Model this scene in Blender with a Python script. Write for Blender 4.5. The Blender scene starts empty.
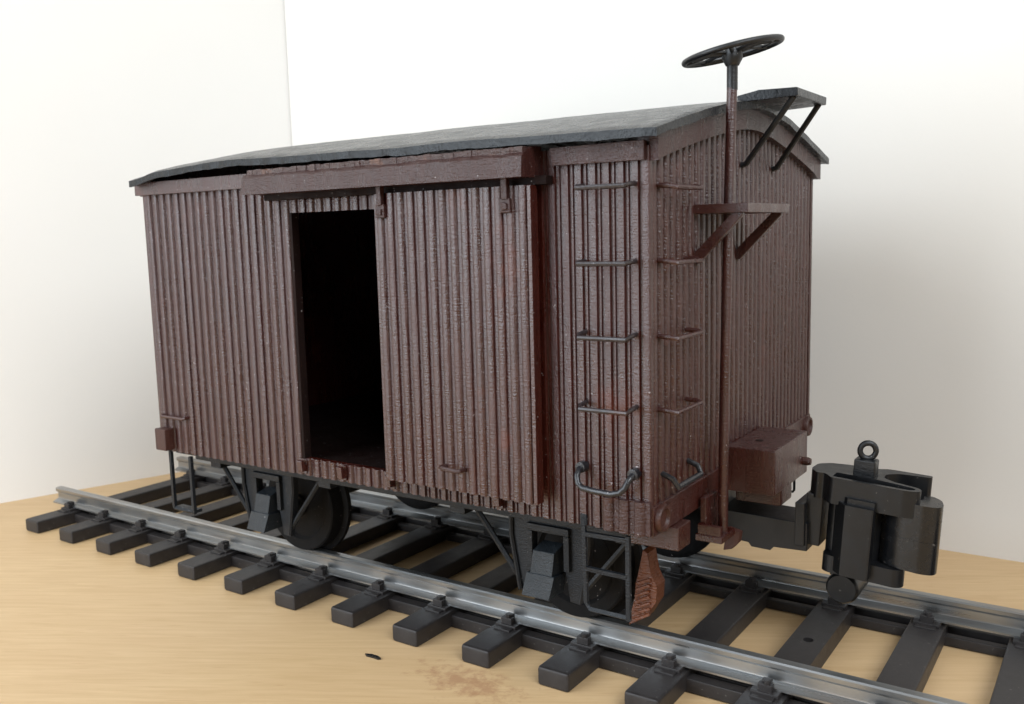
import bpy, bmesh, math, random
from mathutils import Vector, Matrix, noise
random.seed(7)
S = 0.01                     # every number below is in millimetres of the model; 1 mm = 0.01 units
sc = bpy.context.scene
col = sc.collection

# ------------------------------------------------------------------ camera
YAW, PITCH, ROLL, FPX = 0.598459, -0.129994, -0.025989, 918.301
CAMPOS = (137.979, -188.578, 92.010)
fw = Vector((-math.sin(YAW)*math.cos(PITCH), math.cos(YAW)*math.cos(PITCH), math.sin(PITCH)))
r0 = Vector((math.cos(YAW), math.sin(YAW), 0)); u0 = r0.cross(fw)
rt = r0*math.cos(ROLL) + u0*math.sin(ROLL); up = -r0*math.sin(ROLL) + u0*math.cos(ROLL)
cam_d = bpy.data.cameras.new('camera'); cam = bpy.data.objects.new('camera', cam_d); col.objects.link(cam)
m = Matrix(((rt.x, up.x, -fw.x, CAMPOS[0]*S), (rt.y, up.y, -fw.y, CAMPOS[1]*S), (rt.z, up.z, -fw.z, CAMPOS[2]*S), (0, 0, 0, 1)))
cam.matrix_world = m
cam_d.sensor_width = 36; cam_d.lens = FPX/1024*36
cam_d.clip_start = 0.02; cam_d.clip_end = 200
cam_d.dof.use_dof = True; cam_d.dof.focus_distance = 1.85; cam_d.dof.aperture_fstop = 5.0
sc.camera = cam

# ------------------------------------------------------------------ light
sc.view_settings.view_transform = 'Standard'; sc.view_settings.look = 'None'
sc.view_settings.exposure = 0; sc.view_settings.gamma = 1
w = bpy.data.worlds.new('World'); sc.world = w; w.use_nodes = True
w.node_tree.nodes['Background'].inputs[0].default_value = (1.0, 0.95, 0.875, 1)
w.node_tree.nodes['Background'].inputs[1].default_value = 0.38
def area(name, loc, target, sx, sy, power, color):
    d = bpy.data.lights.new(name, 'AREA'); d.shape = 'RECTANGLE'; d.size = sx*S; d.size_y = sy*S
    d.energy = power; d.color = color
    o = bpy.data.objects.new(name, d); col.objects.link(o)
    o.location = Vector(loc)*S
    o.rotation_euler = (Vector(target)-Vector(loc)).to_track_quat('-Z', 'Y').to_euler()
    return o
area('window_light', (-225, -440, 250), (10, -20, 80), 430, 540, 455, (0.82, 0.91, 1.0))
area('side_window_light', (430, -260, 420), (-60, 60, 100), 320, 320, 310, (0.88, 0.94, 1.0))

# ------------------------------------------------------------------ materials
class NT:
    def __init__(s, name):
        s.m = bpy.data.materials.new(name); s.m.use_nodes = True; s.t = s.m.node_tree
        s.b = s.t.nodes['Principled BSDF']
        s.tc = s.t.nodes.new('ShaderNodeTexCoord')
    def n(s, kind, **kw):
        o = s.t.nodes.new(kind)
        for k, v in kw.items(): setattr(o, k, v)
        return o
    def l(s, a, b): s.t.links.new(a, b)
    def mapping(s, scale=(1, 1, 1), rot=(0, 0, 0), loc=(0, 0, 0)):
        mp = s.n('ShaderNodeMapping'); s.l(s.tc.outputs['Object'], mp.inputs[0])
        mp.inputs['Scale'].default_value = scale; mp.inputs['Rotation'].default_value = rot; mp.inputs['Location'].default_value = loc
        return mp.outputs[0]
    def noise(s, vec, scale, detail=3, rough=0.55, dist=0):
        n = s.n('ShaderNodeTexNoise'); s.l(vec, n.inputs['Vector'])
        n.inputs['Scale'].default_value = scale; n.inputs['Detail'].default_value = detail
        n.inputs['Roughness'].default_value = rough; n.inputs['Distortion'].default_value = dist
        return n.outputs['Fac']
    def ramp(s, fac, stops):
        r = s.n('ShaderNodeValToRGB'); s.l(fac, r.inputs[0]); e = r.color_ramp.elements
        while len(e) < len(stops): e.new(0.5)
        for i, (p, c) in enumerate(stops):
            e[i].position = p; e[i].color = (*c, 1) if len(c) == 3 else c
        return r.outputs[0]
    def mix(s, fac, a, b, mode='MIX'):
        x = s.n('ShaderNodeMix', data_type='RGBA', blend_type=mode)
        if isinstance(fac, float): x.inputs[0].default_value = fac
        else: s.l(fac, x.inputs[0])
        for v, i in ((a, 6), (b, 7)):
            if isinstance(v, tuple): x.inputs[i].default_value = (*v, 1)
            else: s.l(v, x.inputs[i])
        return x.outputs[2]
    def math(s, op, a, b=None, clamp=False):
        x = s.n('ShaderNodeMath', operation=op, use_clamp=clamp)
        for v, i in ((a, 0), (b, 1)):
            if v is None: continue
            if isinstance(v, (int, float)): x.inputs[i].default_value = v
            else: s.l(v, x.inputs[i])
        return x.outputs[0]
    def rng(s, fac, a, b, lo=0.0, hi=1.0):
        x = s.n('ShaderNodeMapRange'); s.l(fac, x.inputs[0])
        x.inputs[1].default_value = lo; x.inputs[2].default_value = hi
        x.inputs[3].default_value = a; x.inputs[4].default_value = b
        return x.outputs[0]
    def bump(s, h, strength, dist, prev=None):
        b = s.n('ShaderNodeBump'); s.l(h, b.inputs['Height']); b.inputs['Strength'].default_value = strength
        b.inputs['Distance'].default_value = dist*S
        if prev: s.l(prev, b.inputs['Normal'])
        return b.outputs[0]
    def fin(s, color=None, rough=None, normal=None, **kw):
        for v, k in ((color, 'Base Color'), (rough, 'Roughness'), (normal, 'Normal')):
            if v is None: continue
            if isinstance(v, tuple): s.b.inputs[k].default_value = (*v, 1)
            elif isinstance(v, float): s.b.inputs[k].default_value = v
            else: s.l(v, s.b.inputs[k])
        for k, v in kw.items(): s.b.inputs[k].default_value = v
        return s.m

def paint(name, c1, c2, c3, r0_, r1_, layer=0.11, grit=0.13, worn=0.62, spec=0.5):
    """brushed paint over 3D printed layers: fine horizontal ridges, grit and thin raw patches"""
    t = NT(name)
    v = t.mapping((1/S, 1/S, 1/S))
    big = t.noise(v, 0.055, 4, 0.6)
    mid = t.noise(t.mapping((0.9/S, 0.9/S, 0.13/S)), 1.0, 3, 0.6)
    c = t.mix(t.rng(mid, 0, 1, .3, .7), c1, c2)
    c = t.mix(t.rng(big, 0, 1, worn, worn+.12), c, c3)
    lay = t.noise(t.mapping((0.6/S, 0.6/S, 3.1/S)), 1.0, 2, 0.5)
    gr = t.noise(v, 3.2, 3, 0.6)
    n1 = t.bump(lay, 0.9, layer)
    n2 = t.bump(gr, 0.9, grit, n1)
    fleck = t.noise(v, 1.7, 1, 0.4)
    c = t.mix(t.rng(fleck, 0, 0.5, .76, .80), c, (0.45, 0.42, 0.42))
    pat = t.noise(t.mapping((.16/S, .16/S, .05/S)), 1.0, 3, .6)      # uneven brushing: glossier and duller patches
    ro = t.math('ADD', t.rng(mid, r0_, r1_, .3, .7), t.rng(pat, -.05, .16, .35, .65))
    return t.fin(c, ro, n2, **{'Specular IOR Level': spec})

BROWN = paint('brown_paint', (0.026, 0.0034, 0.0018), (0.042, 0.0066, 0.0036), (0.075, 0.012, 0.004), 0.18, 0.30, worn=.64, spec=.8)
BROWN_DOOR = paint('brown_door_paint', (0.026, 0.0035, 0.0019), (0.042, 0.0068, 0.0038), (0.075, 0.012, 0.004), 0.18, 0.30, worn=.62, spec=.85)
FASCIA = paint('brown_fascia_paint', (0.028, 0.0085, 0.0070), (0.042, 0.014, 0.0115), (0.12, 0.030, 0.011), 0.20, 0.32, layer=.2, grit=.2, worn=.63)
RUST = paint('red_brown_paint', (0.032, 0.0085, 0.0050), (0.052, 0.0145, 0.0085), (0.075, 0.020, 0.010), 0.34, 0.48)
RAW = paint('raw_copper_brown_print', (0.085, 0.022, 0.007), (0.13, 0.037, 0.012), (0.06, 0.016, 0.006), 0.28, 0.42, layer=.3)
SHADE_BROWN = paint('painted_shade_brown', (0.006, 0.002, 0.0015), (0.010, 0.0035, 0.0025), (0.015, 0.004, 0.0025), 0.6, 0.7, spec=.15)  # the brown darkened, so shade inside and under things sits in the colour
BLACK = paint('black_paint', (0.004, 0.0045, 0.0055), (0.008, 0.009, 0.0105), (0.011, 0.012, 0.014), 0.30, 0.42, layer=.05, grit=.06)
SLATE = paint('slate_black_paint', (0.006, 0.0072, 0.0095), (0.011, 0.0135, 0.017), (0.015, 0.018, 0.023), 0.34, 0.46, layer=.10, grit=.16, spec=.3)
WORN_METAL = paint('worn_dark_metal_paint', (0.018, 0.013, 0.014), (0.032, 0.024, 0.025), (0.05, 0.014, 0.008), 0.20, 0.32, layer=.04, grit=.08, worn=.72)

STEEL = paint('dark_steel_paint', (0.010, 0.010, 0.012), (0.018, 0.018, 0.021), (0.03, 0.012, 0.010), 0.16, 0.26, layer=.03, grit=.05, worn=.7)

CHIPPED = paint('chipped_brown_paint', (0.030, 0.009, 0.007), (0.055, 0.022, 0.018), (0.24, 0.095, 0.040), 0.16, 0.30, layer=.3, grit=.3, worn=.53, spec=.7)
BOXGREY = paint('blue_grey_paint', (0.009, 0.012, 0.0155), (0.016, 0.021, 0.026), (0.024, 0.032, 0.039), 0.32, 0.44, layer=.10, grit=.2, spec=.4)
WHEEL = paint('dark_wheel_paint', (0.006, 0.006, 0.0065), (0.010, 0.010, 0.011), (0.013, 0.012, 0.012), 0.5, 0.6, layer=.03, grit=.05, spec=.12)
def mat_roof():
    t = NT('black_roof_paint'); v = t.mapping((1/S, 1/S, 1/S))
    n = t.noise(v, 0.25, 4, .6); g = t.noise(v, 1.3, 3, .6); f = t.noise(v, 5, 2, .5)
    c = t.mix(t.rng(n, 0, 1, .35, .65), (0.004, 0.005, 0.0065), (0.009, 0.0105, 0.013))
    nn = t.bump(f, .5, .08, t.bump(g, .8, .2))
    return t.fin(c, t.rng(n, .22, .34, .3, .7), nn, **{'Specular IOR Level': .3})
ROOF = mat_roof()
def mat_plastic(name, a, b, r, g=.05, spec=.35):
    t = NT(name); v = t.mapping((1/S, 1/S, 1/S))
    n = t.noise(v, 0.35, 4, .6); f = t.noise(v, 4, 3, .6)
    c = t.mix(t.rng(n, 0, 1, .3, .7), a, b)
    d = t.noise(v, 1.4, 1, .4)
    c = t.mix(t.rng(d, 0, .35, .73, .80), c, (0.22, 0.20, 0.18))
    return t.fin(c, t.rng(n, r-.06, r+.08, .3, .7), t.bump(f, .5, g), **{'Specular IOR Level': spec})
SLEEPER = mat_plastic('sleeper_plastic', (0.021, 0.0185, 0.0185), (0.031, 0.0275, 0.027), .44)
COUPLER = mat_plastic('coupler_plastic', (0.0050, 0.0053, 0.0062), (0.007, 0.0075, 0.0085), .36, .03, .42)
COUPLER_GLOSS = mat_plastic('glossy_coupler_plastic', (0.004, 0.0044, 0.0055), (0.006, 0.0065, 0.0075), .24, .015, .5)
def mat_rail():
    t = NT('nickel_rail')
    n = t.noise(t.mapping((.02/S, .8/S, .8/S)), 1, 3, .5); b = t.noise(t.mapping((.035/S, .10/S, .5/S)), 1, 3, .5)
    f = t.noise(t.mapping((.08/S, 6/S, 6/S)), 1, 2, .5)
    c = t.mix(t.rng(n, 0, 1, .3, .7), (0.31, 0.32, 0.325), (0.38, 0.39, 0.395))
    c = t.mix(t.rng(b, 0, .45, .55, .70), c, (0.30, 0.25, 0.21))
    return t.fin(c, t.rng(n, .27, .36, .3, .7), t.bump(f, .15, .01), Metallic=0.9)
RAIL = mat_rail()
def mat_table():
    t = NT('beech_tabletop')
    base = t.mapping((1/S, 1/S, 1), (0, 0, math.radians(-30)))
    v = t.n('ShaderNodeMapping'); t.l(base, v.inputs[0]); v.inputs['Scale'].default_value = (0.045, 0.75, 1)
    g = t.noise(v.outputs[0], 1.0, 5, .62, .6)
    v2 = t.n('ShaderNodeMapping'); t.l(base, v2.inputs[0]); v2.inputs['Scale'].default_value = (0.10, 1.5, 1)
    p = t.noise(v2.outputs[0], 1.0, 2, .5)
    b = t.noise(t.mapping((1/S, 1/S, 1/S)), .012, 4, .6)
    c = t.mix(t.rng(g, 0, 1, .32, .68), (0.51, 0.338, 0.168), (0.60, 0.420, 0.225))
    c = t.mix(t.rng(b, 0, .35, .4, .7), c, (0.53, 0.355, 0.20))
    c = t.mix(t.rng(p, 0, .5, .66, .74), c, (0.40, 0.22, 0.10))
    # the reddish brown stain on the wood in front of the rail, its own blotchy shape
    mp = t.mapping((1/(13*S), 1/(6*S), 1), (0, 0, 0), (-28/13, 46.5/6, 0))
    gr = t.n('ShaderNodeVectorMath', operation='LENGTH'); 
    fl = t.n('ShaderNodeVectorMath', operation='MULTIPLY'); t.l(mp, fl.inputs[0]); fl.inputs[1].default_value = (1, 1, 0); t.l(fl.outputs[0], gr.inputs[0])
    sn = t.noise(t.mapping((1/S, 1/S, 1/S)), .35, 4, .7)
    d = t.math('ADD', gr.outputs['Value'], t.rng(sn, -1.0, 1.0, .25, .75))
    st = t.rng(d, .5, 0, .1, 1.0)
    c = t.mix(t.math('MULTIPLY', st, .95), c, (0.25, 0.085, 0.04))
    f = t.noise(t.mapping((1/S, 1/S, 1/S)), 3, 2)
    return t.fin(c, t.rng(b, .42, .55, .3, .7), t.bump(f, .3, .03, t.bump(g, .4, .06)))
TABLE = mat_table()
def mat_wall(name, a, b):
    t = NT(name); n = t.noise(t.mapping((1/S, 1/S, 1/S)), .01, 4, .5); f = t.noise(t.mapping((1/S, 1/S, 1/S)), .6, 3)
    return t.fin(t.mix(t.rng(n, 0, 1, .3, .7), a, b), .85, t.bump(f, .3, .1))
WALL = mat_wall('cream_wall_shade_toned', (0.69, 0.665, 0.62), (0.71, 0.685, 0.645))  # back wall colour toned down against its light, to soften the corner
WALL2 = mat_wall('cream_wall_light_toned', (0.79, 0.77, 0.73), (0.81, 0.79, 0.755))  # same cream raised, making up in colour for weaker light on the left wall

# ------------------------------------------------------------------ helpers
class B:
    def __init__(s): s.bm = bmesh.new()
    def box(s, x0, x1, y0, y1, z0, z1, bev=0.0, tr=None):
        vs = [s.bm.verts.new((x, y, z)) for x in (x0, x1) for y in (y0, y1) for z in (z0, z1)]
        f = [(0, 1, 3, 2), (4, 6, 7, 5), (0, 4, 5, 1), (2, 3, 7, 6), (0, 2, 6, 4), (1, 5, 7, 3)]
        fs = [s.bm.faces.new([vs[i] for i in q]) for q in f]
        if bev:
            es = list({e for fc in fs for e in fc.edges})
            r = bmesh.ops.bevel(s.bm, geom=es, offset=bev, segments=2, affect='EDGES', profile=.5)
            vs = list({v for f_ in r['faces'] for v in f_.verts} | {v for v in vs if v.is_valid})
        if tr: 
            for v in vs: v.co = tr @ v.co
        return s
    def prism(s, pts, a0, a1, axis, bev=0.0, tr=None):
        """pts: polygon in the two other axes (cyclic order y,z / x,z / x,y), pushed along axis from a0 to a1"""
        def P(p, a):
            return {'x': (a, p[0], p[1]), 'y': (p[0], a, p[1]), 'z': (p[0], p[1], a)}[axis]
        A = [s.bm.verts.new(P(p, a0)) for p in pts]; C = [s.bm.verts.new(P(p, a1)) for p in pts]
        fs = [s.bm.faces.new(A), s.bm.faces.new(C[::-1])]; n = len(pts)
        for i in range(n): fs.append(s.bm.faces.new((A[i], C[i], C[(i+1) % n], A[(i+1) % n])))
        vs = A+C
        if bev:
            es = list({e for fc in fs for e in fc.edges})
            r = bmesh.ops.bevel(s.bm, geom=es, offset=bev, segments=2, affect='EDGES', profile=.5, clamp_overlap=True)
            vs = list({v for f_ in r['faces'] for v in f_.verts} | {v for v in vs if v.is_valid})
        if tr:
            for v in vs: v.co = tr @ v.co
        return s
    def tube(s, pts, r, n=10, closed=False, rr=None):
        pts = [Vector(p) for p in pts]; N = len(pts); rings = []; prev = None
        for i, p in enumerate(pts):
            if closed: t = pts[(i+1) % N]-pts[i-1]
            else: t = pts[min(i+1, N-1)]-pts[max(i-1, 0)]
            t.normalize()
            if prev is None: a = t.orthogonal().normalized()
            else: a = (prev-t*prev.dot(t)).normalized()
            prev = a; b = t.cross(a); R = rr[i] if rr else r
            rings.append([s.bm.verts.new(p+(a*math.cos(k*2*math.pi/n)+b*math.sin(k*2*math.pi/n))*R) for k in range(n)])
        for i in range(N if closed else N-1):
            A, C = rings[i], rings[(i+1) % N]
            off = 0
            if closed and i == N-1:
                off = min(range(n), key=lambda k: (A[0].co-C[k].co).length)
            for k in range(n): s.bm.faces.new((A[k], A[(k+1) % n], C[(k+1+off) % n], C[(k+off) % n]))
        if not closed:
            s.bm.faces.new(rings[0][::-1]); s.bm.faces.new(rings[-1])
        return s
    def lathe(s, prof, c, ax='y', n=48):
        """prof: (radius, offset along axis) loop; closed surface of revolution"""
        rings = []
        for r, a in prof:
            if r < 1e-6:
                p = {'y': (0, a, 0), 'x': (a, 0, 0), 'z': (0, 0, a)}[ax]; rings.append([s.bm.verts.new(Vector(c)+Vector(p))]); continue
            L = []
            for k in range(n):
                t = k*2*math.pi/n; ca, sa = r*math.cos(t), r*math.sin(t)
                p = {'y': (ca, a, sa), 'x': (a, ca, sa), 'z': (ca, sa, a)}[ax]; L.append(s.bm.verts.new(Vector(c)+Vector(p)))
            rings.append(L)
        for i in range(len(rings)-1):
            A, C = rings[i], rings[i+1]
            for k in range(n):
                k2 = (k+1) % n
                if len(A) == 1 and len(C) == 1: continue
                if len(A) == 1: s.bm.faces.new((A[0], C[k], C[k2]))
                elif len(C) == 1: s.bm.faces.new((A[k], A[k2], C[0]))
                else: s.bm.faces.new((A[k], A[k2], C[k2], C[k]))
        return s
    def wob(s, amp, freq):
        for v in s.bm.verts: v.co += noise.noise_vector(v.co*freq)*amp
        return s
    def xf(s, M):
        for v in s.bm.verts: v.co = M @ v.co
        return s
    def sub(s, n=1):
        bmesh.ops.subdivide_edges(s.bm, edges=s.bm.edges[:], cuts=n, use_grid_fill=True); return s
    def build(s, name, mat, parent=None, org=(0, 0, 0), smooth=40):
        bmesh.ops.recalc_face_normals(s.bm, faces=s.bm.faces[:])
        for v in s.bm.verts: v.co = (v.co-Vector(org))*S
        me = bpy.data.meshes.new(name); s.bm.to_mesh(me); s.bm.free()
        me.materials.append(mat)
        for p in me.polygons: p.use_smooth = True
        try: me.set_sharp_from_angle(angle=math.radians(smooth))
        except Exception: pass
        o = bpy.data.objects.new(name, me); col.objects.link(o)
        wn = o.modifiers.new('weighted_normals', 'WEIGHTED_NORMAL'); wn.keep_sharp = True; wn.weight = 80
        if parent is not None: o.parent = parent
        else: o.location = Vector(org)*S
        return o
def plan(b, outer, holes, z0, z1):
    """flat outline with holes in x,y pushed from z0 to z1"""
    bm = b.bm; loops = []
    for z in (z0, z1):
        edges = []; L = []
        for loop in [outer]+holes:
            vs = [bm.verts.new((p[0], p[1], z)) for p in loop]; L.append(vs)
            edges += [bm.edges.new((vs[i], vs[(i+1) % len(vs)])) for i in range(len(vs))]
        bmesh.ops.triangle_fill(bm, use_beauty=True, use_dissolve=False, edges=edges)
        loops.append(L)
    for A, C in zip(loops[0], loops[1]):
        for i in range(len(A)):
            j = (i+1) % len(A); bm.faces.new((A[i], A[j], C[j], C[i]))
    return b
def rnd(pts, r=0.6, n=3):
    """round the corners of a polygon"""
    out = []; N = len(pts)
    for i in range(N):
        p0, p, p1 = (Vector((*pts[(i+d) % N], 0)) for d in (-1, 0, 1))
        a = (p0-p); b = (p1-p); ra = min(r, a.length*.45, b.length*.45)
        s_, e = p+a.normalized()*ra, p+b.normalized()*ra
        for k in range(n+1):
            t = k/n; q = s_*(1-t)**2+p*2*t*(1-t)+e*t*t; out.append((q.x, q.y))
    return out
def empty(name, loc, label, cat, group=None):
    o = bpy.data.objects.new(name, None); col.objects.link(o); o.location = Vector(loc)*S; o.empty_display_size = .1
    o['label'] = label; o['category'] = cat
    if group: o['group'] = group
    return o

# ------------------------------------------------------------------ setting
b = B(); b.box(-330, 620, -330, 90, -18, 0, .6); o = b.build('tabletop', TABLE); o['kind'] = 'structure'
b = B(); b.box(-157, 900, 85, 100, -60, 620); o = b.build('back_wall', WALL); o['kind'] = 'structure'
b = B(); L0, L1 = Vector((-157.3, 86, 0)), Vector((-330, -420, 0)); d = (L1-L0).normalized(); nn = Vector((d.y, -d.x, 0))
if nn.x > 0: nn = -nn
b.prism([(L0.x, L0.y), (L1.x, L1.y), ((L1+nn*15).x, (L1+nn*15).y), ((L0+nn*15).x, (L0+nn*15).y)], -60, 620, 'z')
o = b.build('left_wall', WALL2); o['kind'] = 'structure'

# ------------------------------------------------------------------ track
ZS, ZR, XS0, PS, WS, HS, XRE = 4.07, 9.8, -156.0, 19.69, 7.44, 40.0, -163.0
track = empty('railway_track', (0, 0, 0), 'model railway track, grey metal rails on black plastic sleepers, under the brown wagon', 'track')
def railprof(yc):
    z0 = ZS+.75
    P = [(-2.5, 0), (2.5, 0), (2.5, .4), (.6, 1.15), (.5, 1.6), (.5, 3.2), (1.15, 3.85), (1.2, 4.7), (.9, 5.0), (-.9, 5.0), (-1.2, 4.7), (-1.15, 3.85), (-.5, 3.2), (-.5, 1.6), (-.6, 1.15), (-2.5, .4)]
    k = (ZR-z0)/5.0
    return [(yc+y, z0+z*k) for y, z in P]
for yc in (-23.9, 23.9):
    b = B(); b.prism(railprof(yc), XRE, 260, 'x'); b.build('rail', RAIL, track, smooth=14)
def sleeper_mesh():
    b = B(); b.box(0, WS, -HS, HS, 0, ZS, .65)
    return b
def chair_mesh(sy, side):
    b = B(); y = sy*23.9; o = side
    b.box(1.0, WS-1.0, min(y+o*1.0, y+o*4.4), max(y+o*1.0, y+o*4.4), ZS-.2, ZS+.75, .15)
    ya, yb = y+o*2.5, y+o*4.0
    b.box(2.3, WS-2.3, min(ya, yb), max(ya, yb), ZS+.5, ZS+2.2, .2)
    yc, yd = y+o*1.5, y+o*3.0
    b.box(2.7, WS-2.9, min(yc, yd), max(yc, yd), ZS+1.45, ZS+2.6, .25)
    b.lathe([(0, 2.9), (.5, 2.85), (.62, 2.3), (.62, 0)], (WS/2+.3, y+o*3.4, ZS), 'z', 8)
    ye, yf = y+o*4.0, y+o*6.0
    b.prism([(1.6, min(ye, yf)), (WS-1.6, min(ye, yf)), (WS-1.6, max(ye, yf)), (1.6, max(ye, yf))], ZS-.2, ZS+.35, 'z', .12)
    return b
first = sleeper_mesh().build('sleeper', SLEEPER, track)
kids = []
for sy in (-1, 1):
    for sd in (-1, 1):
        kids.append(chair_mesh(sy, sd).build('rail_chair', SLEEPER, first))
bw = B()
for sy in (-1, 1): pass
webs = []
for sy in (-1, 1):
    b = B(); b.box(WS-.4, PS+.4, min(sy*24.6, sy*27.4), max(sy*24.6, sy*27.4), .2, 3.1, .25); webs.append(b.build('sleeper_link', SLEEPER, first))
    b = B(); b.box(WS-.4, PS+.4, min(sy*20.5, sy*22.6), max(sy*20.5, sy*22.6), .2, 2.4, .25); webs.append(b.build('sleeper_link', SLEEPER, first))
NSL = 19
for k in range(NSL):
    if k == 0: s_ = first
    else:
        s_ = first.copy(); col.objects.link(s_); s_.parent = track
        for c in kids+(webs if k < NSL-1 else []):
            c2 = c.copy(); col.objects.link(c2); c2.parent = s_
    s_.location = (Vector((XS0+k*PS+random.uniform(-.15, .15), 0, 0)))*S
    if k == 12:      # the sleeper with the fixing hole
        bb = B(); plan(bb, rnd([(0, -HS), (WS, -HS), (WS, HS), (0, HS)], .4, 2), [[(WS/2+1.1*math.cos(t*math.pi/8), 1.1*math.sin(t*math.pi/8)) for t in range(16)]], 0, ZS)
        tmp = bb.build('sleeper', SLEEPER, track); s_.data = tmp.data; bpy.data.objects.remove(tmp)

# small things lying on the table
b = B(); b.prism([(0, 0), (1.6, .35), (3.4, .1), (4.6, -.5), (3.9, -.9), (2.0, -.45), (.7, -.5)], 0.02, .5, 'z', .08)
o = b.build('plastic_sliver', COUPLER_GLOSS, None); o.location = Vector((1.0, -48.5, 0))*S; o.rotation_euler.z = .15
o['label'] = 'thin blue-black plastic sliver lying on the bare wood in front of the track'; o['category'] = 'sliver'
CR = [((-32, -107, 0), .45, 'dark crumb on the wood at the bottom edge, left of the sliver', BLACK), ((-171, -43, 0), .45, 'tiny dark crumb on the wood beside the leftmost sleepers', BLACK)]
for loc, r, lab, mt in CR:
    b = B(); bmesh.ops.create_icosphere(b.bm, subdivisions=2, radius=r); b.wob(.25, 1.3); b.xf(Matrix.Translation((0, 0, r*.55)) @ Matrix.Scale(.6, 4, (0, 0, 1)) @ Matrix.Scale(1.7, 4, (1, 0, 0)))
    o = b.build('crumb', mt, None); o.location = Vector(loc)*S; o['label'] = lab; o['category'] = 'crumb'; o['group'] = 'crumbs on the tabletop'

# ------------------------------------------------------------------ wagon
W, XL, XR, ZB, ZF = 46.8, -69.9, 69.9, 38.2, 103.6
car = empty('goods_wagon', (0, 0, ZR), 'dark brown model boxcar with ribbed sides, black roof and half open sliding door', 'model wagon')
ORG = (0, 0, ZR)
def part(b, name, mat, parent=car, smooth=40): return b.build(name, mat, parent, ORG, smooth)

PITCH_ = 2.70
def rib_profile(a0, a1, bead=True):
    """points (a, depth) across the boarding: broad board, groove, thin bead, groove"""
    out = [(a0, 0.0)]; n = max(1, round((a1-a0)/PITCH_)); p = (a1-a0)/n
    for i in range(n):
        s_ = a0+i*p; j = random.uniform(-.02, .02); h = random.uniform(-.03, .03)
        full = ((.06, 0), (.12, .52+h), (.50+j, .60+h), (.56+j, .05), (.67, .0), (.71, .30), (.82, .32), (.87, 0))
        plain = ((.03, 0), (.08, .38+h), (.16, .54+h), (.36, .62+h), (.56+j, .55+h), (.67+j, .40+h), (.73, 0), (.90, 0))
        for f, d in (full if bead else plain):
            out.append((s_+f*p, d))
    out.append((a1, 0.0)); return out
def ribbed(b, axis, a0, a1, z0, z1, face, back, sign, step=4.0, wob=.06, bead=False):
    """one panel of boarding; z1 may be a function of a"""
    prof = rib_profile(a0, a1, bead)
    zt = z1 if callable(z1) else (lambda a: z1)
    nz = max(1, int((zt((a0+a1)/2)-z0)/step))
    def P(a, d, z):
        q = noise.noise(Vector((a*.5, z*.23, face)))*wob
        v = face+sign*(d+q*(1 if d > .1 else .3))
        return (a, v, z) if axis == 'x' else (v, a, z)
    F = [[b.bm.verts.new(P(a, d, z0+(zt(a)-z0)*k/nz)) for k in range(nz+1)] for a, d in prof]
    Bk = [[b.bm.verts.new((a, back, zz) if axis == 'x' else (back, a, zz)) for zz in (z0, zt(a))] for a, d in prof]
    for i in range(len(prof)-1):
        for k in range(nz): b.bm.faces.new((F[i][k], F[i+1][k], F[i+1][k+1], F[i][k+1]))
        b.bm.faces.new((Bk[i][0], Bk[i+1][0], Bk[i+1][1], Bk[i][1]))
        b.bm.faces.new((F[i][0], F[i+1][0], Bk[i+1][0], Bk[i][0]))
        b.bm.faces.new((F[i][nz], F[i+1][nz], Bk[i+1][1], Bk[i][1]))
    for i in (0, -1):
        b.bm.faces.new([F[i][k] for k in range(nz+1)]+[Bk[i][1], Bk[i][0]])
    return b
DX0, DX1, DZ0, DZ1 = -16.8, 17.2, 42.2, 97.4
YF = -W+.6            # board faces end up at -W
ZW = 106.2
b = B()
ribbed(b, 'x', XL+.8, DX0, ZB, ZW, YF, YF+1.1, -1)
ribbed(b, 'x', DX1, XR-.8, ZB, ZW, YF, YF+1.1, -1, bead=True)
ribbed(b, 'x', DX0, DX1, DZ1, ZW, YF, YF+1.1, -1)
ribbed(b, 'x', DX0, DX1, ZB, DZ0, YF, YF+1.1, -1)
near = part(b, 'side_wall', BROWN)
b = B(); ribbed(b, 'x', XL+.8, XR-.8, ZB, ZW, -YF, -YF-2.2, 1); part(b, 'side_wall', BROWN)
def arc(y, zp=116.9, ze=107.9, ye=50.0):
    a = math.sqrt(y*y+16)-4          # gable rounded at the ridge
    return zp-(zp-ze)*(a/46.2)**1.3
for sg in (1, -1):
    b = B(); X_ = XR*sg-.6*sg
    ribbed(b, 'y', -W+1.4, W-1.4, ZB, lambda a: arc(a)-1.4, X_, X_-2.2*sg, sg); part(b, 'end_wall', BROWN)
# corner posts
for sx in (-1, 1):
    for sy in (-1, 1):
        b = B(); x0, x1 = sorted((sx*(abs(XR)-1.5), sx*(XR+.05))); y0, y1 = sorted((sy*(W-1.5), sy*(W+.05)))
        b.box(x0, x1, y0, y1, ZB, ZW-.3, .35); part(b, 'corner_post', BROWN)
b = B(); b.box(XL+2.9, XR-2.9, -W+3, W-3, ZB+.5, DZ0-.9); part(b, 'floor', SHADE_BROWN)  # inside shade painted into the floor colour
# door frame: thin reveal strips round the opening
b = B(); b.box(DX0-.25, DX0+.55, YF-.75, YF+1.3, DZ0-.05, DZ1+.05, .12); part(b, 'door_jamb', SHADE_BROWN)  # near-black colour paints the shade of the opening onto the jamb
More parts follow.
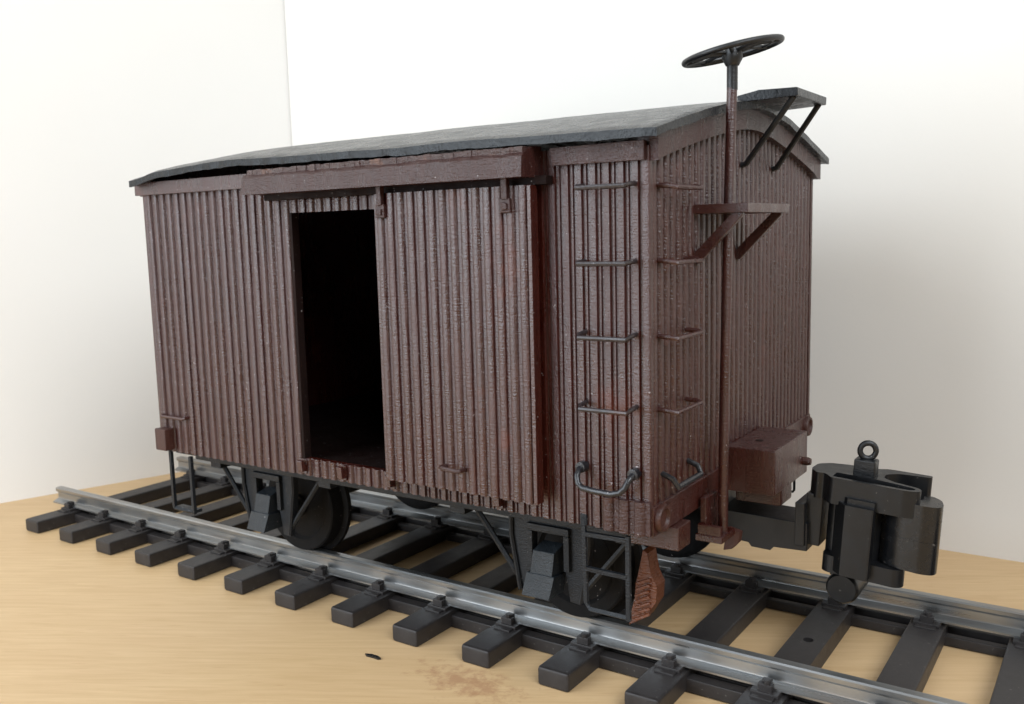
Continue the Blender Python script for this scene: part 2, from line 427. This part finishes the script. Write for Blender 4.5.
# corrugated inner face of the corner posts / lower sill cleats
for x in (-16.6, -4.2, 9.8, 37.6):
    b = B(); b.prism([(YF-.4, 39.2), (YF-2.2, 39.4), (YF-2.4, 41.9), (YF-1.7, 42.1), (YF-1.3, 40.9), (YF-.4, 40.9)], x-.7, x+.8, 'x', .12)
    b.box(x-.7, x+.8, YF-.9, YF, 38.7, 42.1, .12)
    b.wob(.1, .8); part(b, 'door_guide', BROWN)
# sliding door
DOX0, DOX1 = 11.7, 48.3
b = B(); ribbed(b, 'x', DOX0, DOX1, 41.8, 100.2, -50.0, -48.3, -1, 3.0, .1)
b.box(DOX0-.3, DOX0+.5, -50.5, -48.2, 41.8, 100.2, .15); b.box(DOX1-.5, DOX1+.35, -50.5, -48.2, 41.8, 100.2, .15)
door = part(b, 'sliding_door', BROWN_DOOR)
for x in (DOX0+1.6, DOX1-5.0):
    b = B(); b.box(x-1.0, x+1.3, -51.2, -50.2, 95.4, 98.0, .2); b.box(x-.4, x+.9, -51.5, -50.4, 97.8, 102.0, .2); b.box(x-.5, x+.8, -51.6, -51.0, 95.9, 97.2, .2)
    b.wob(.12, .9); part(b, 'door_hanger', FASCIA, door)
b = B(); b.tube([(27.2, -50.3, 46.6), (27.2, -52.0, 46.7), (27.8, -52.4, 46.7), (31.2, -52.4, 46.5), (31.8, -52.0, 46.5), (31.8, -50.3, 46.4)], .45, 8); part(b, 'door_handle', FASCIA, door)
# door rail and its cover
b = B(); b.box(-22.5, 51.0, -49.0, -46.2, 100.2, 101.8, .2); b.wob(.08, .4); rail_ = part(b, 'door_rail', SHADE_BROWN)  # rail coloured dark for the shade below the cover
b = B(); n = 60; X0, X1 = -24.6, 48.6
prof = [(-46.5, 107.0), (-49.6, 107.0), (-50.6, 106.6), (-52.4, 105.6), (-53.1, 105.0), (-53.3, 101.5), (-46.5, 101.5)]
rings = []
for i in range(n+1):
    x = X0+(X1-X0)*i/n; k = 0
    R = []
    for j, (y, z) in enumerate(prof):
        q = noise.noise(Vector((x*.22, j*3.1, 0)))*.28+noise.noise(Vector((x*.9, j*1.7, 5)))*.16
        xx = x
        if i == n: xx = x-(z-102.6)*.0+(106-z)*.0
        if i in (0, n): q *= .6
        R.append(b.bm.verts.new((xx, y+q*.3*(y < -47), z+q*(j in (1, 2, 3, 4)))))
    rings.append(R)
for i in range(n):
    for j in range(len(prof)):
        j2 = (j+1) % len(prof); b.bm.faces.new((rings[i][j], rings[i][j2], rings[i+1][j2], rings[i+1][j]))
b.bm.faces.new(rings[0]); b.bm.faces.new(rings[-1][::-1])
part(b, 'door_rail_cover', FASCIA, smooth=30)
b = B()      # chipped upper lip of the cover
for i in range(52):
    x = X0+1+(X1-X0-1.5)*i/52; hgt = .5+.5*noise.noise(Vector((x*.4, 3, 1)))
    b.box(x, x+(X1-X0)/52+.15, -52.2-.35*noise.noise(Vector((x*.8, 9, 1))), -49.6, 105.5, 106.5+hgt*.5)
b.wob(.1, .9); part(b, 'cover_lip', CHIPPED, smooth=25)
# eaves fascia boards
def fascia(x0, x1, z0=103.3, z1=106.6, sy=-1):
    b = B(); y0, y1 = sorted((sy*(W-.2), sy*(W+1.0)))
    b.prism([(x0, z0+.1), (x1, z0), (x1, z1), (x0-.6 if x0 > 0 else x0, z1-.1)], y0, y1, 'y', .12); return b
part(fascia(XL-1.6, X0+.3), 'eaves_board', BROWN); part(fascia(51.6, 69.4), 'eaves_board', FASCIA); part(fascia(XL-1.6, XR+1, sy=1), 'eaves_board', BROWN)
# arched end boards
for sg in (1, -1):
    b = B(); N = 36; top = []; bot = []
    for i in range(N+1):
        y = -46.4+94.2*i/N
        zt = arc(y)-1.2; zb_ = arc(y)-5.4
        if abs(y) > 44.5: zb_ = min(zb_, 103.2)
        top.append((y, max(zt, 105.5))); bot.append((y, max(zb_, 102.9)))
    x0, x1 = sorted((sg*XR-.2*sg, sg*(XR+1.5))); b.prism(top+bot[::-1], x0, x1, 'x', .0); part(b, 'end_arch_board', FASCIA)
# roof sheet, warped and hand painted
def roof_z(x, y):
    z = arc(y, 117.3, 108.4, 50)+.15*max(0, 1-((x+15)/45)**2)
    z += .8*math.exp(-((x+38)/20)**2)*min(1, abs(y)/50)**2      # lifted edge above the left half
    e = max(0, (-59-x)/11.0); e = min(e, 1); side = min(1, abs(y)/50)
    z -= 1.3*e*e*(3-2*e)*side
    z += .75*math.sin(max(0, (x+68))/142*math.pi)*side
    z += noise.noise(Vector((x*.06, y*.05, 3)))*.25+noise.noise(Vector((x*.3, y*.2, 8)))*.08
    return z
b = B(); NX, NY = 150, 60; T = []; U = []
for i in range(NX+1):
    x0 = -70.4+143.2*i/NX; rT = []; rU = []
    for j in range(NY+1):
        y = -50+100*j/NY
        e = noise.noise(Vector((x0*.25, j*.3, 1)))*.25
        x = x0+(e if i in (0, NX) else 0); yy = y+(noise.noise(Vector((x0*.35, 0, 4)))*.18 if j in (0, NY) else 0)
        z = roof_z(x0, y); t = 1.85+.25*noise.noise(Vector((x0*.12, y*.1, 7)))+noise.noise(Vector((x0*.5, y*.5, 2)))*.15
        edge = .25 if (i in (0, NX) or j in (0, NY)) else 0
        rT.append(b.bm.verts.new((x, yy, z-edge))); rU.append(b.bm.verts.new((x, yy, z-t+edge*.6)))
    T.append(rT); U.append(rU)
for i in range(NX):
    for j in range(NY):
        b.bm.faces.new((T[i][j], T[i+1][j], T[i+1][j+1], T[i][j+1])); b.bm.faces.new((U[i][j], U[i][j+1], U[i+1][j+1], U[i+1][j]))
for i in range(NX):
    for j in (0, NY): b.bm.faces.new((T[i][j], T[i+1][j], U[i+1][j], U[i][j]))
for j in range(NY):
    for i in (0, NX): b.bm.faces.new((T[i][j], T[i][j+1], U[i][j+1], U[i][j]))
roof = part(b, 'roof', ROOF, smooth=60)
# roof walk overhanging the end
b = B(); b.prism([(70.6, 116.2), (82.6, 116.5), (82.6, 118.1), (75, 118.2), (70.6, 117.6)], -8.5, 11.5, 'y', .2); b.wob(.12, .5)
rw = part(b, 'roof_walk', ROOF)
for y0, y1 in ((-4.0, -6.6), (15.2, 10.0)):
    b = B(); b.tube([(70.0, y0, 104.3), (71.0, y0, 104.5), (81.4, y1, 116.6)], .62, 8); part(b, 'roof_walk_strut', BLACK, rw)

# ladder irons on the side and on the end
def rung_side(x0, x1, z, out=3.0, drop=.5, r=.5, y=-W):
    b = B(); b.tube([(x0, y+.8, z+drop), (x0, y-out*.7, z+drop*.6), (x0+.35, y-out, z), (x1-.35, y-out, z), (x1, y-out*.7, z+drop*.6), (x1, y+.8, z+drop)], r, 8); return b
def rung_end(y0, y1, z, out=3.0, drop=.4, r=.5):
    b = B(); x = XR; b.tube([(x-.8, y0, z+drop), (x+out*.7, y0, z+drop*.6), (x+out, y0+.35, z), (x+out, y1-.35, z), (x+out*.7, y1, z+drop*.6), (x-.8, y1, z+drop)], r, 8); return b
for z in (99.2, 86.2, 73.3, 60.6): part(rung_side(57.1, 67.2, z, drop=random.uniform(.2, .8), r=.44), 'ladder_rung', WORN_METAL)
b = B(); b.tube([(56.4, -W+.8, 49.4), (56.4, -W-1.6, 49.2), (56.5, -W-2.6, 48.2), (56.9, -W-3.0, 47.0), (57.8, -W-3.1, 46.3), (60, -W-3.1, 46.0), (63.6, -W-3.1, 45.9), (65.2, -W-3.0, 46.3), (66.2, -W-2.9, 47.3), (66.7, -W-2.4, 48.5), (66.9, -W-1.4, 49.2), (66.9, -W+.8, 49.4)], .56, 10)
for x in (56.4, 66.9): b.lathe([(0, -1.2), (1.0, -1.1), (1.05, .6), (0, .8)], (x, -W-.2, 49.4), 'y', 12)
b.wob(.05, .6); part(b, 'hand_rail', STEEL)
b = rung_side(-67.8, -58.6, 47.4, .9, .2, .4); part(b, 'hand_rail', BROWN)
for z in (98.9, 86.1, 73.0, 60.0): part(rung_end(-43.0, -31.5, z, r=.44), 'ladder_rung', BROWN)
part(rung_end(-42.0, -31.0, 46.4, 2.8, 2.4, .55), 'hand_rail', STEEL)
for x0, x1, z in ((57, 67, 99), (57, 67, 60)): pass

# beam ends and buffers
b = B(); 
ribbed(b, 'x', 60.6, 69.9, 38.4, 44.5, -W-.6, -W+.5, -1, 2.0, .1); part(b, 'beam_end', FASCIA)
b = B(); b.box(-68.6, -64.4, -W-2.6, -W+.3, 38.8, 44.4, .3); b.wob(.1, .6); part(b, 'beam_end', RUST)
for sg in (1, -1):
    b = B(); x0, x1 = sorted((sg*(XR-.6), sg*(XR+.35))); b.box(x0, x1, -W+.2, W-.2, ZB-.1, 43.6, .25); b.wob(.08, .5)
    beam = part(b, 'buffer_beam', BROWN)
    for y in (-43.6, 43.2):
        b = B(); c = (sg*(XR+.3), y, 41.0)
        b.lathe([(0, .35*sg), (1.5, .4*sg), (1.8, 1.0*sg), (2.3, 1.0*sg), (2.55, .6*sg), (2.55, -.5*sg), (0, -.5*sg)], c, 'x', 28); part(b, 'buffer', RUST, beam)
# block below the beam, by the step
b = B(); b.box(61, 71.6, -39, -33.5, 33.4, 38.0, .3); b.wob(.1, .5); part(b, 'beam_block', BROWN)

# brake step platform, staff and handwheel
b = B(); b.box(XR-.3, 80.1, -28.0, -4.5, 94.4, 96.1, .15); b.wob(.06, .3); bp = part(b, 'brake_platform', BROWN)
for y in (-27.0, -5.5):
    b = B(); b.prism([(XR-.3, 85.4), (XR+.6, 85.2), (79.0, 94.0), (79.0, 95.0), (77.6, 95.0), (XR-.3, 87.2)], y-.6, y+.6, 'y', .15); part(b, 'platform_bracket', BROWN, bp)
b = B(); b.tube([(74.2, -24.2, 33.0), (74.3, -23.9, 60), (74.5, -23.0, 90), (74.8, -22.0, 118.5)], .95, 12); staff = part(b, 'brake_staff', BROWN)
b = B(); b.tube([(74.8, -22.0, 116.8), (74.8, -22, 123.4)], 1.0, 12); b.lathe([(0, 1.4), (1.7, 1.2), (1.9, 0), (1.2, -1.3), (0, -1.4)], (74.8, -22, 122.4), 'z', 16); part(b, 'staff_top', BLACK, staff)
b = B(); RW = 8.8
b.tube([(RW*math.cos(t*2*math.pi/48), RW*math.sin(t*2*math.pi/48), 0) for t in range(48)], .52, 10, closed=True)
b.tube([(7.3*math.cos(t*2*math.pi/48), 7.3*math.sin(t*2*math.pi/48), .1) for t in range(48)], .32, 8, closed=True)
for k in range(8):
    a = k*math.pi/4+.3; b.tube([(0, 0, -.2), (RW*.5*math.cos(a), RW*.5*math.sin(a), .35), ((RW-.2)*math.cos(a), (RW-.2)*math.sin(a), 0)], .42, 6)
b.lathe([(0, .8), (1.3, .7), (1.5, 0), (1.3, -.8), (0, -.9)], (0, 0, 0), 'z', 16)
axis = Vector((fw.x, fw.y, 0)).normalized()
b.xf(Matrix.Translation((74.8, -22, 123.6)) @ Matrix.Rotation(math.radians(-11), 4, axis)); part(b, 'brake_wheel', BLACK)
# lower bracket of the staff with its brown tip
b = B(); b.box(70.2, 75.6, -28.2, -21.3, 32.2, 33.6, .2); b.box(70.8, 72.0, -27.2, -20.6, 33.2, 40.5, .2); b.box(70.6, 75.2, -28.0, -27.0, 33.2, 35.5, .2); b.wob(.15, .5); part(b, 'staff_bracket', BROWN)
b = B(); b.prism([(73.6, 33.0), (76.2, 32.4), (76.0, 30.2), (74.6, 28.8), (72.8, 28.2)], -20.4, -18.6, 'y', .2); b.wob(.12, .5); part(b, 'staff_foot', RUST)

# box on the end above the drawbar
b = B(); b.box(70.0, 80.4, -12.4, 9.5, 38.2, 47.4, .3); b.wob(.05, .3); ch = part(b, 'end_box', BROWN)
b = B(); b.box(70.0, 79.8, -6.5, 1.0, 34.4, 38.4, .5); part(b, 'box_foot', BROWN, ch)
b = B(); b.lathe([(0, 1.7), (.7, 1.6), (.9, .9), (.9, 0), (0, -.2)], (80.3, 7.0, 41.2), 'x', 14); part(b, 'box_knob', RUST, ch)
b = B(); b.tube([(79.6, 3.0, 38.6), (79.6, 3.0, 35.6), (79.3, 3, 35.2), (77.4, 3, 35.2)], .3, 6); part(b, 'box_hook', BLACK, ch)
b = B(); b.lathe([(0, .12), (.75, .12), (.85, 0), (0, 0)], (74.5, -4.5, 47.4), 'z', 14); part(b, 'box_hole_shade', SHADE_BROWN, ch)  # dark disc painting the shade of a hole, nothing is cut

# coupler
TIP = Matrix.Translation((84.3, 0, 32.4)) @ Matrix.Rotation(math.radians(3.6), 4, 'Y') @ Matrix.Diagonal((.915, .95, .96, 1)) @ Matrix.Translation((-84, 0, -32))
outer = rnd([(89, -6.2), (104.6, -6.2), (106.8, -5.4), (107.3, -3.8), (106.2, -2.5), (101.0, -1.2), (98.6, .6), (98.4, 3.4), (100.6, 5.8), (107.2, 7.0), (107.2, 8.6), (98.0, 8.2), (95.5, 6.4), (90, 6.2), (86.0, 5.0), (83.8, 2.6), (83.6, -1.8), (85.6, -4.4), (87.0, -3.8), (88.0, -4.6)], .9, 3)
slot = rnd([(89.2, -5.2), (104.8, -5.2), (106.0, -4.4), (105.8, -3.5), (104.4, -3.0), (98.5, -1.9), (89.2, -1.7)], .5, 3)
b = B(); plan(b, outer, [slot], 36.6, 42.2)
lower = rnd([(88.4, -5.2), (90, -6.2), (104.0, -6.2), (105.3, -5.2), (105.6, -3.4), (103.2, -2.2), (98, -1), (97.6, 3.4), (97, 6.2), (90, 6.2), (88.4, 4.5)], .9, 3)
plan(b, lower, [], 21.6, 25.3)
block = rnd([(88.0, -2.0), (89.4, -3.0), (92.6, -3.2), (93.2, -5.6), (97.4, -5.6), (98.8, -4.0), (100.6, -1.0), (99, 4), (97, 6), (90, 6.0), (88.0, 4.4)], .6, 3)
plan(b, block, [], 22.5, 36.7)
b.box(83.6, 87.2, -3.8, 4.6, 25.8, 37.2, .25)
head = b.xf(TIP); head = part(b, 'coupler', COUPLER, smooth=35)
b = B()
plan(b, [(90.4, -5.4), (92.9, -8.0), (93.2, -8.2), (98.6, -8.2), (98.9, -8.0), (98.9, -5.4)], [], 22.3, 37.4)
plan(b, [(91.6, -5.4), (93.2, -7.0), (98.8, -7.0), (98.8, -5.4)], [], 37.3, 38.6)
b.xf(TIP); part(b, 'coupler_face_plate', COUPLER, head)

b = B(); plan(b, rnd([(99.6, 5.4), (107.0, 6.6), (107.0, 8.2), (98.6, 7.8), (97.4, 6.2)], .5, 3), [], 25.0, 36.8); b.xf(TIP); part(b, 'guard_arm', COUPLER, head)
kn = rnd([(99.4, -2.6), (101.0, -4.0), (104.2, -5.3), (108.6, -5.7), (111.0, -4.9), (111.6, -3.0), (110.6, .6), (108.4, 2.6), (106.8, 1.6), (107.4, -1.6), (105, -1.9), (99, 0.6)], 1.0, 4)
b = B(); plan(b, kn, [], 25.5, 32.1); plan(b, [(x*.9985+.15, y*.985) for x, y in kn], [], 32.05, 32.35); plan(b, kn, [], 32.3, 39.6)
b.xf(TIP); part(b, 'knuckle', COUPLER_GLOSS, head)
b = B(); b.box(92.4, 97.0, -1.2, 2.4, 41.9, 45.6, .35); b.xf(TIP); blk = part(b, 'lift_pin', BLACK, head)
b = B(); cR = Vector((94.8, .6, 47.4)); ax1 = Vector((.93, .36, 0))
b.tube([cR+ax1*1.65*math.cos(t*math.pi/14)+Vector((0, 0, 1.65*math.sin(t*math.pi/14))) for t in range(28)], .62, 10, closed=True); b.xf(TIP); part(b, 'lift_ring', BLACK, head)
b = B(); b.lathe([(0, -4.1), (2.8, -4.1), (3.15, -3.7), (3.3, -3.2), (3.3, 9.0), (3.1, 9.4), (0, 9.4)], (91.6, 0, 18.3), 'y', 36); b.box(88.4, 92.4, -1.0, 3.0, 19.8, 22.6, .2); part(b, 'trip_cylinder', COUPLER, head)
b = B(); b.prism([(64, 31.6), (64, 25.6), (72.6, 25.4), (73.0, 24.3), (77.2, 24.2), (77.8, 25.3), (84.8, 25.3), (84.8, 31.2)], -5, 5, 'y', .2)
b.box(82.4, 84.4, -5.6, 5.6, 26.4, 35.6, .25); part(b, 'drawbar', COUPLER, car)

# underframe
b = B(); b.box(XL+3, XR-3, -39, -36.6, 34.2, ZB+.6, .2); b.box(XL+3, XR-3, 36.6, 39, 34.2, ZB+.6, .2); b.box(XL+2, XR-2, -44, 44, 37.0, ZB+.4)
for x in (-60, -20, 20, 60): b.box(x-2, x+2, -38, 38, 32.5, ZB, .2)
b.box(-66, 66, -6, 6, 31, 37.2, .2)
part(b, 'underframe', SLATE)
def wheelset(xc):
    b = B(); b.tube([(xc, -36, 22.0), (xc, 36, 22.0)], 1.5, 12); ax = part(b, 'axle', SLATE)
    for sy in (-1, 1):
        b = B(); R = 22.0-ZR
        b.lathe([(0, 26.8*sy), (2.6, 26.8*sy), (2.8, 25.9*sy), (8.6, 25.6*sy), (9.4, 26.4*sy), (R-.3, 26.4*sy), (R+.05, 26.1*sy), (R+.3, 22.6*sy), (R+1.7, 22.2*sy), (R+1.7, 21.0*sy), (R, 20.6*sy), (9, 21.2*sy), (0, 21.2*sy)], (xc, 0, 22.0), 'y', 56)
        part(b, 'wheel', WHEEL, ax)
def SH(xc):
    return Matrix.Translation((xc, 0, 23)) @ Matrix(((1, 0, .12, 0), (0, 1, 0, 0), (0, 0, 1, 0), (0, 0, 0, 1))) @ Matrix.Translation((-xc, 0, -23))
def axle_guard(xc, sy):
    y0, y1 = sorted((sy*34.6, sy*36.0))
    b = B()
    P = [(-9.6, 35.5), (-9.6, 30), (-8.6, 24.5), (-7.0, 17.5), (-4.6, 17.5), (-3.9, 24), (-3.9, 31.6), (3.6, 31.6), (3.6, 24), (4.6, 17.5), (7.0, 17.3), (8.9, 25.5), (9.4, 30), (9.4, 35.5)]
    b.prism([(xc+x, z) for x, z in P], y0, y1, 'y', .12)
    for s_ in (-1, 1):  # raised flanges along both sides of the plate
        b.tube([(xc+s_*9.2, sy*36.3, 35.2), (xc+s_*9.2, sy*36.3, 29.5), (xc+s_*7.2, sy*36.3, 18)], .5, 6)
        b.box(*sorted((xc+s_*3.7, xc+s_*5.0)), *sorted((sy*35.8, sy*36.9)), 24, 31.3, .15)
    b.box(xc-5, xc+5, *sorted((sy*35.8, sy*37.0)), 31.4, 32.9, .15)
    g = part(b, 'axle_guard', SLATE)
    for s_ in (-1, 1):
        b = B(); b.tube([(xc+s_*20, sy*35.6, 35.6), (xc+s_*19.6, sy*35.6, 34.8), (xc+s_*7.2, sy*35.6, 19.6)], .62, 6)
        part(b, 'guard_brace', SLATE, g)
    b = B()
    b.prism([(sy*33.5, 28.6), (sy*37.6, 27.6), (sy*38.8, 22.6), (sy*33.5, 22.6)], xc-3.2, xc+2.0, 'x', .2)
    b.prism([(sy*34, 22.8), (sy*38.9, 23.2), (sy*40.2, 18.6), (sy*34, 18.6)], xc-4.0, xc+2.6, 'x', .2, SH(xc))
    b.wob(.12, .6); part(b, 'axle_box', BOXGREY, g)
for xc in (-42.0, 42.0):
    wheelset(xc)
    for sy in (-1, 1): axle_guard(xc, sy)
# steps
def step(x0, x1, z0, zm, y=-46.6, r=.55, tread=0, cv=1.1):
    b = B()
    b.tube([(x0, y, 39.6), (x0, y, 38.5), (x0+.2*cv, y, z0+1.2*cv), (x0+cv, y, z0), (x1-.3, y, z0)], r*.95, 4)
    b.tube([(x1, y, 37.6), (x1, y, z0-.5)], r, 4)
    if zm:
        b.tube([(x0+.1, y, zm), (x1, y, zm-.1)], r, 4); b.tube([(x0+.1, y, 36.6), (x1, y, 36.8)], r, 4)
    if tread: b.box(x0, x1, y, y+tread, z0-.4, z0+.4, .1)
    b.box(x0-.7, x0+.7, y-.3, y+.7, 38.2, 40.4, .2)
    return b
part(step(56.2, 65.2, 22.2, 30.0), 'side_step', SLATE)
part(step(-66.4, -58.4, 23.0, 0, r=.62, tread=2.4, cv=.1), 'side_step', SLATE)
# copper brown brake shoe behind the front step
b = B(); n = 12
P = [(58.0, 27.5), (59.3, 27.0), (59.7, 23.0), (61.2, 20.5), (61.0, 17.0), (58.8, 13.2), (54.8, 10.8), (55.2, 13), (56.6, 17.0), (56.4, 20.0), (57.6, 23.5)]
b.prism(P, -26.5, -22.5, 'y', .15); 
for k in range(7):
    z = 13+k*1.25; b.box(56.2+.25*k*.4, 60.2, -27.0, -26.2, z, z+.6, .1, Matrix.Translation((58, 0, z)) @ Matrix.Rotation(math.radians(-28), 4, 'Y') @ Matrix.Translation((-58, 0, -z)))
b.wob(.3, .45); part(b, 'brake_shoe', RAW)
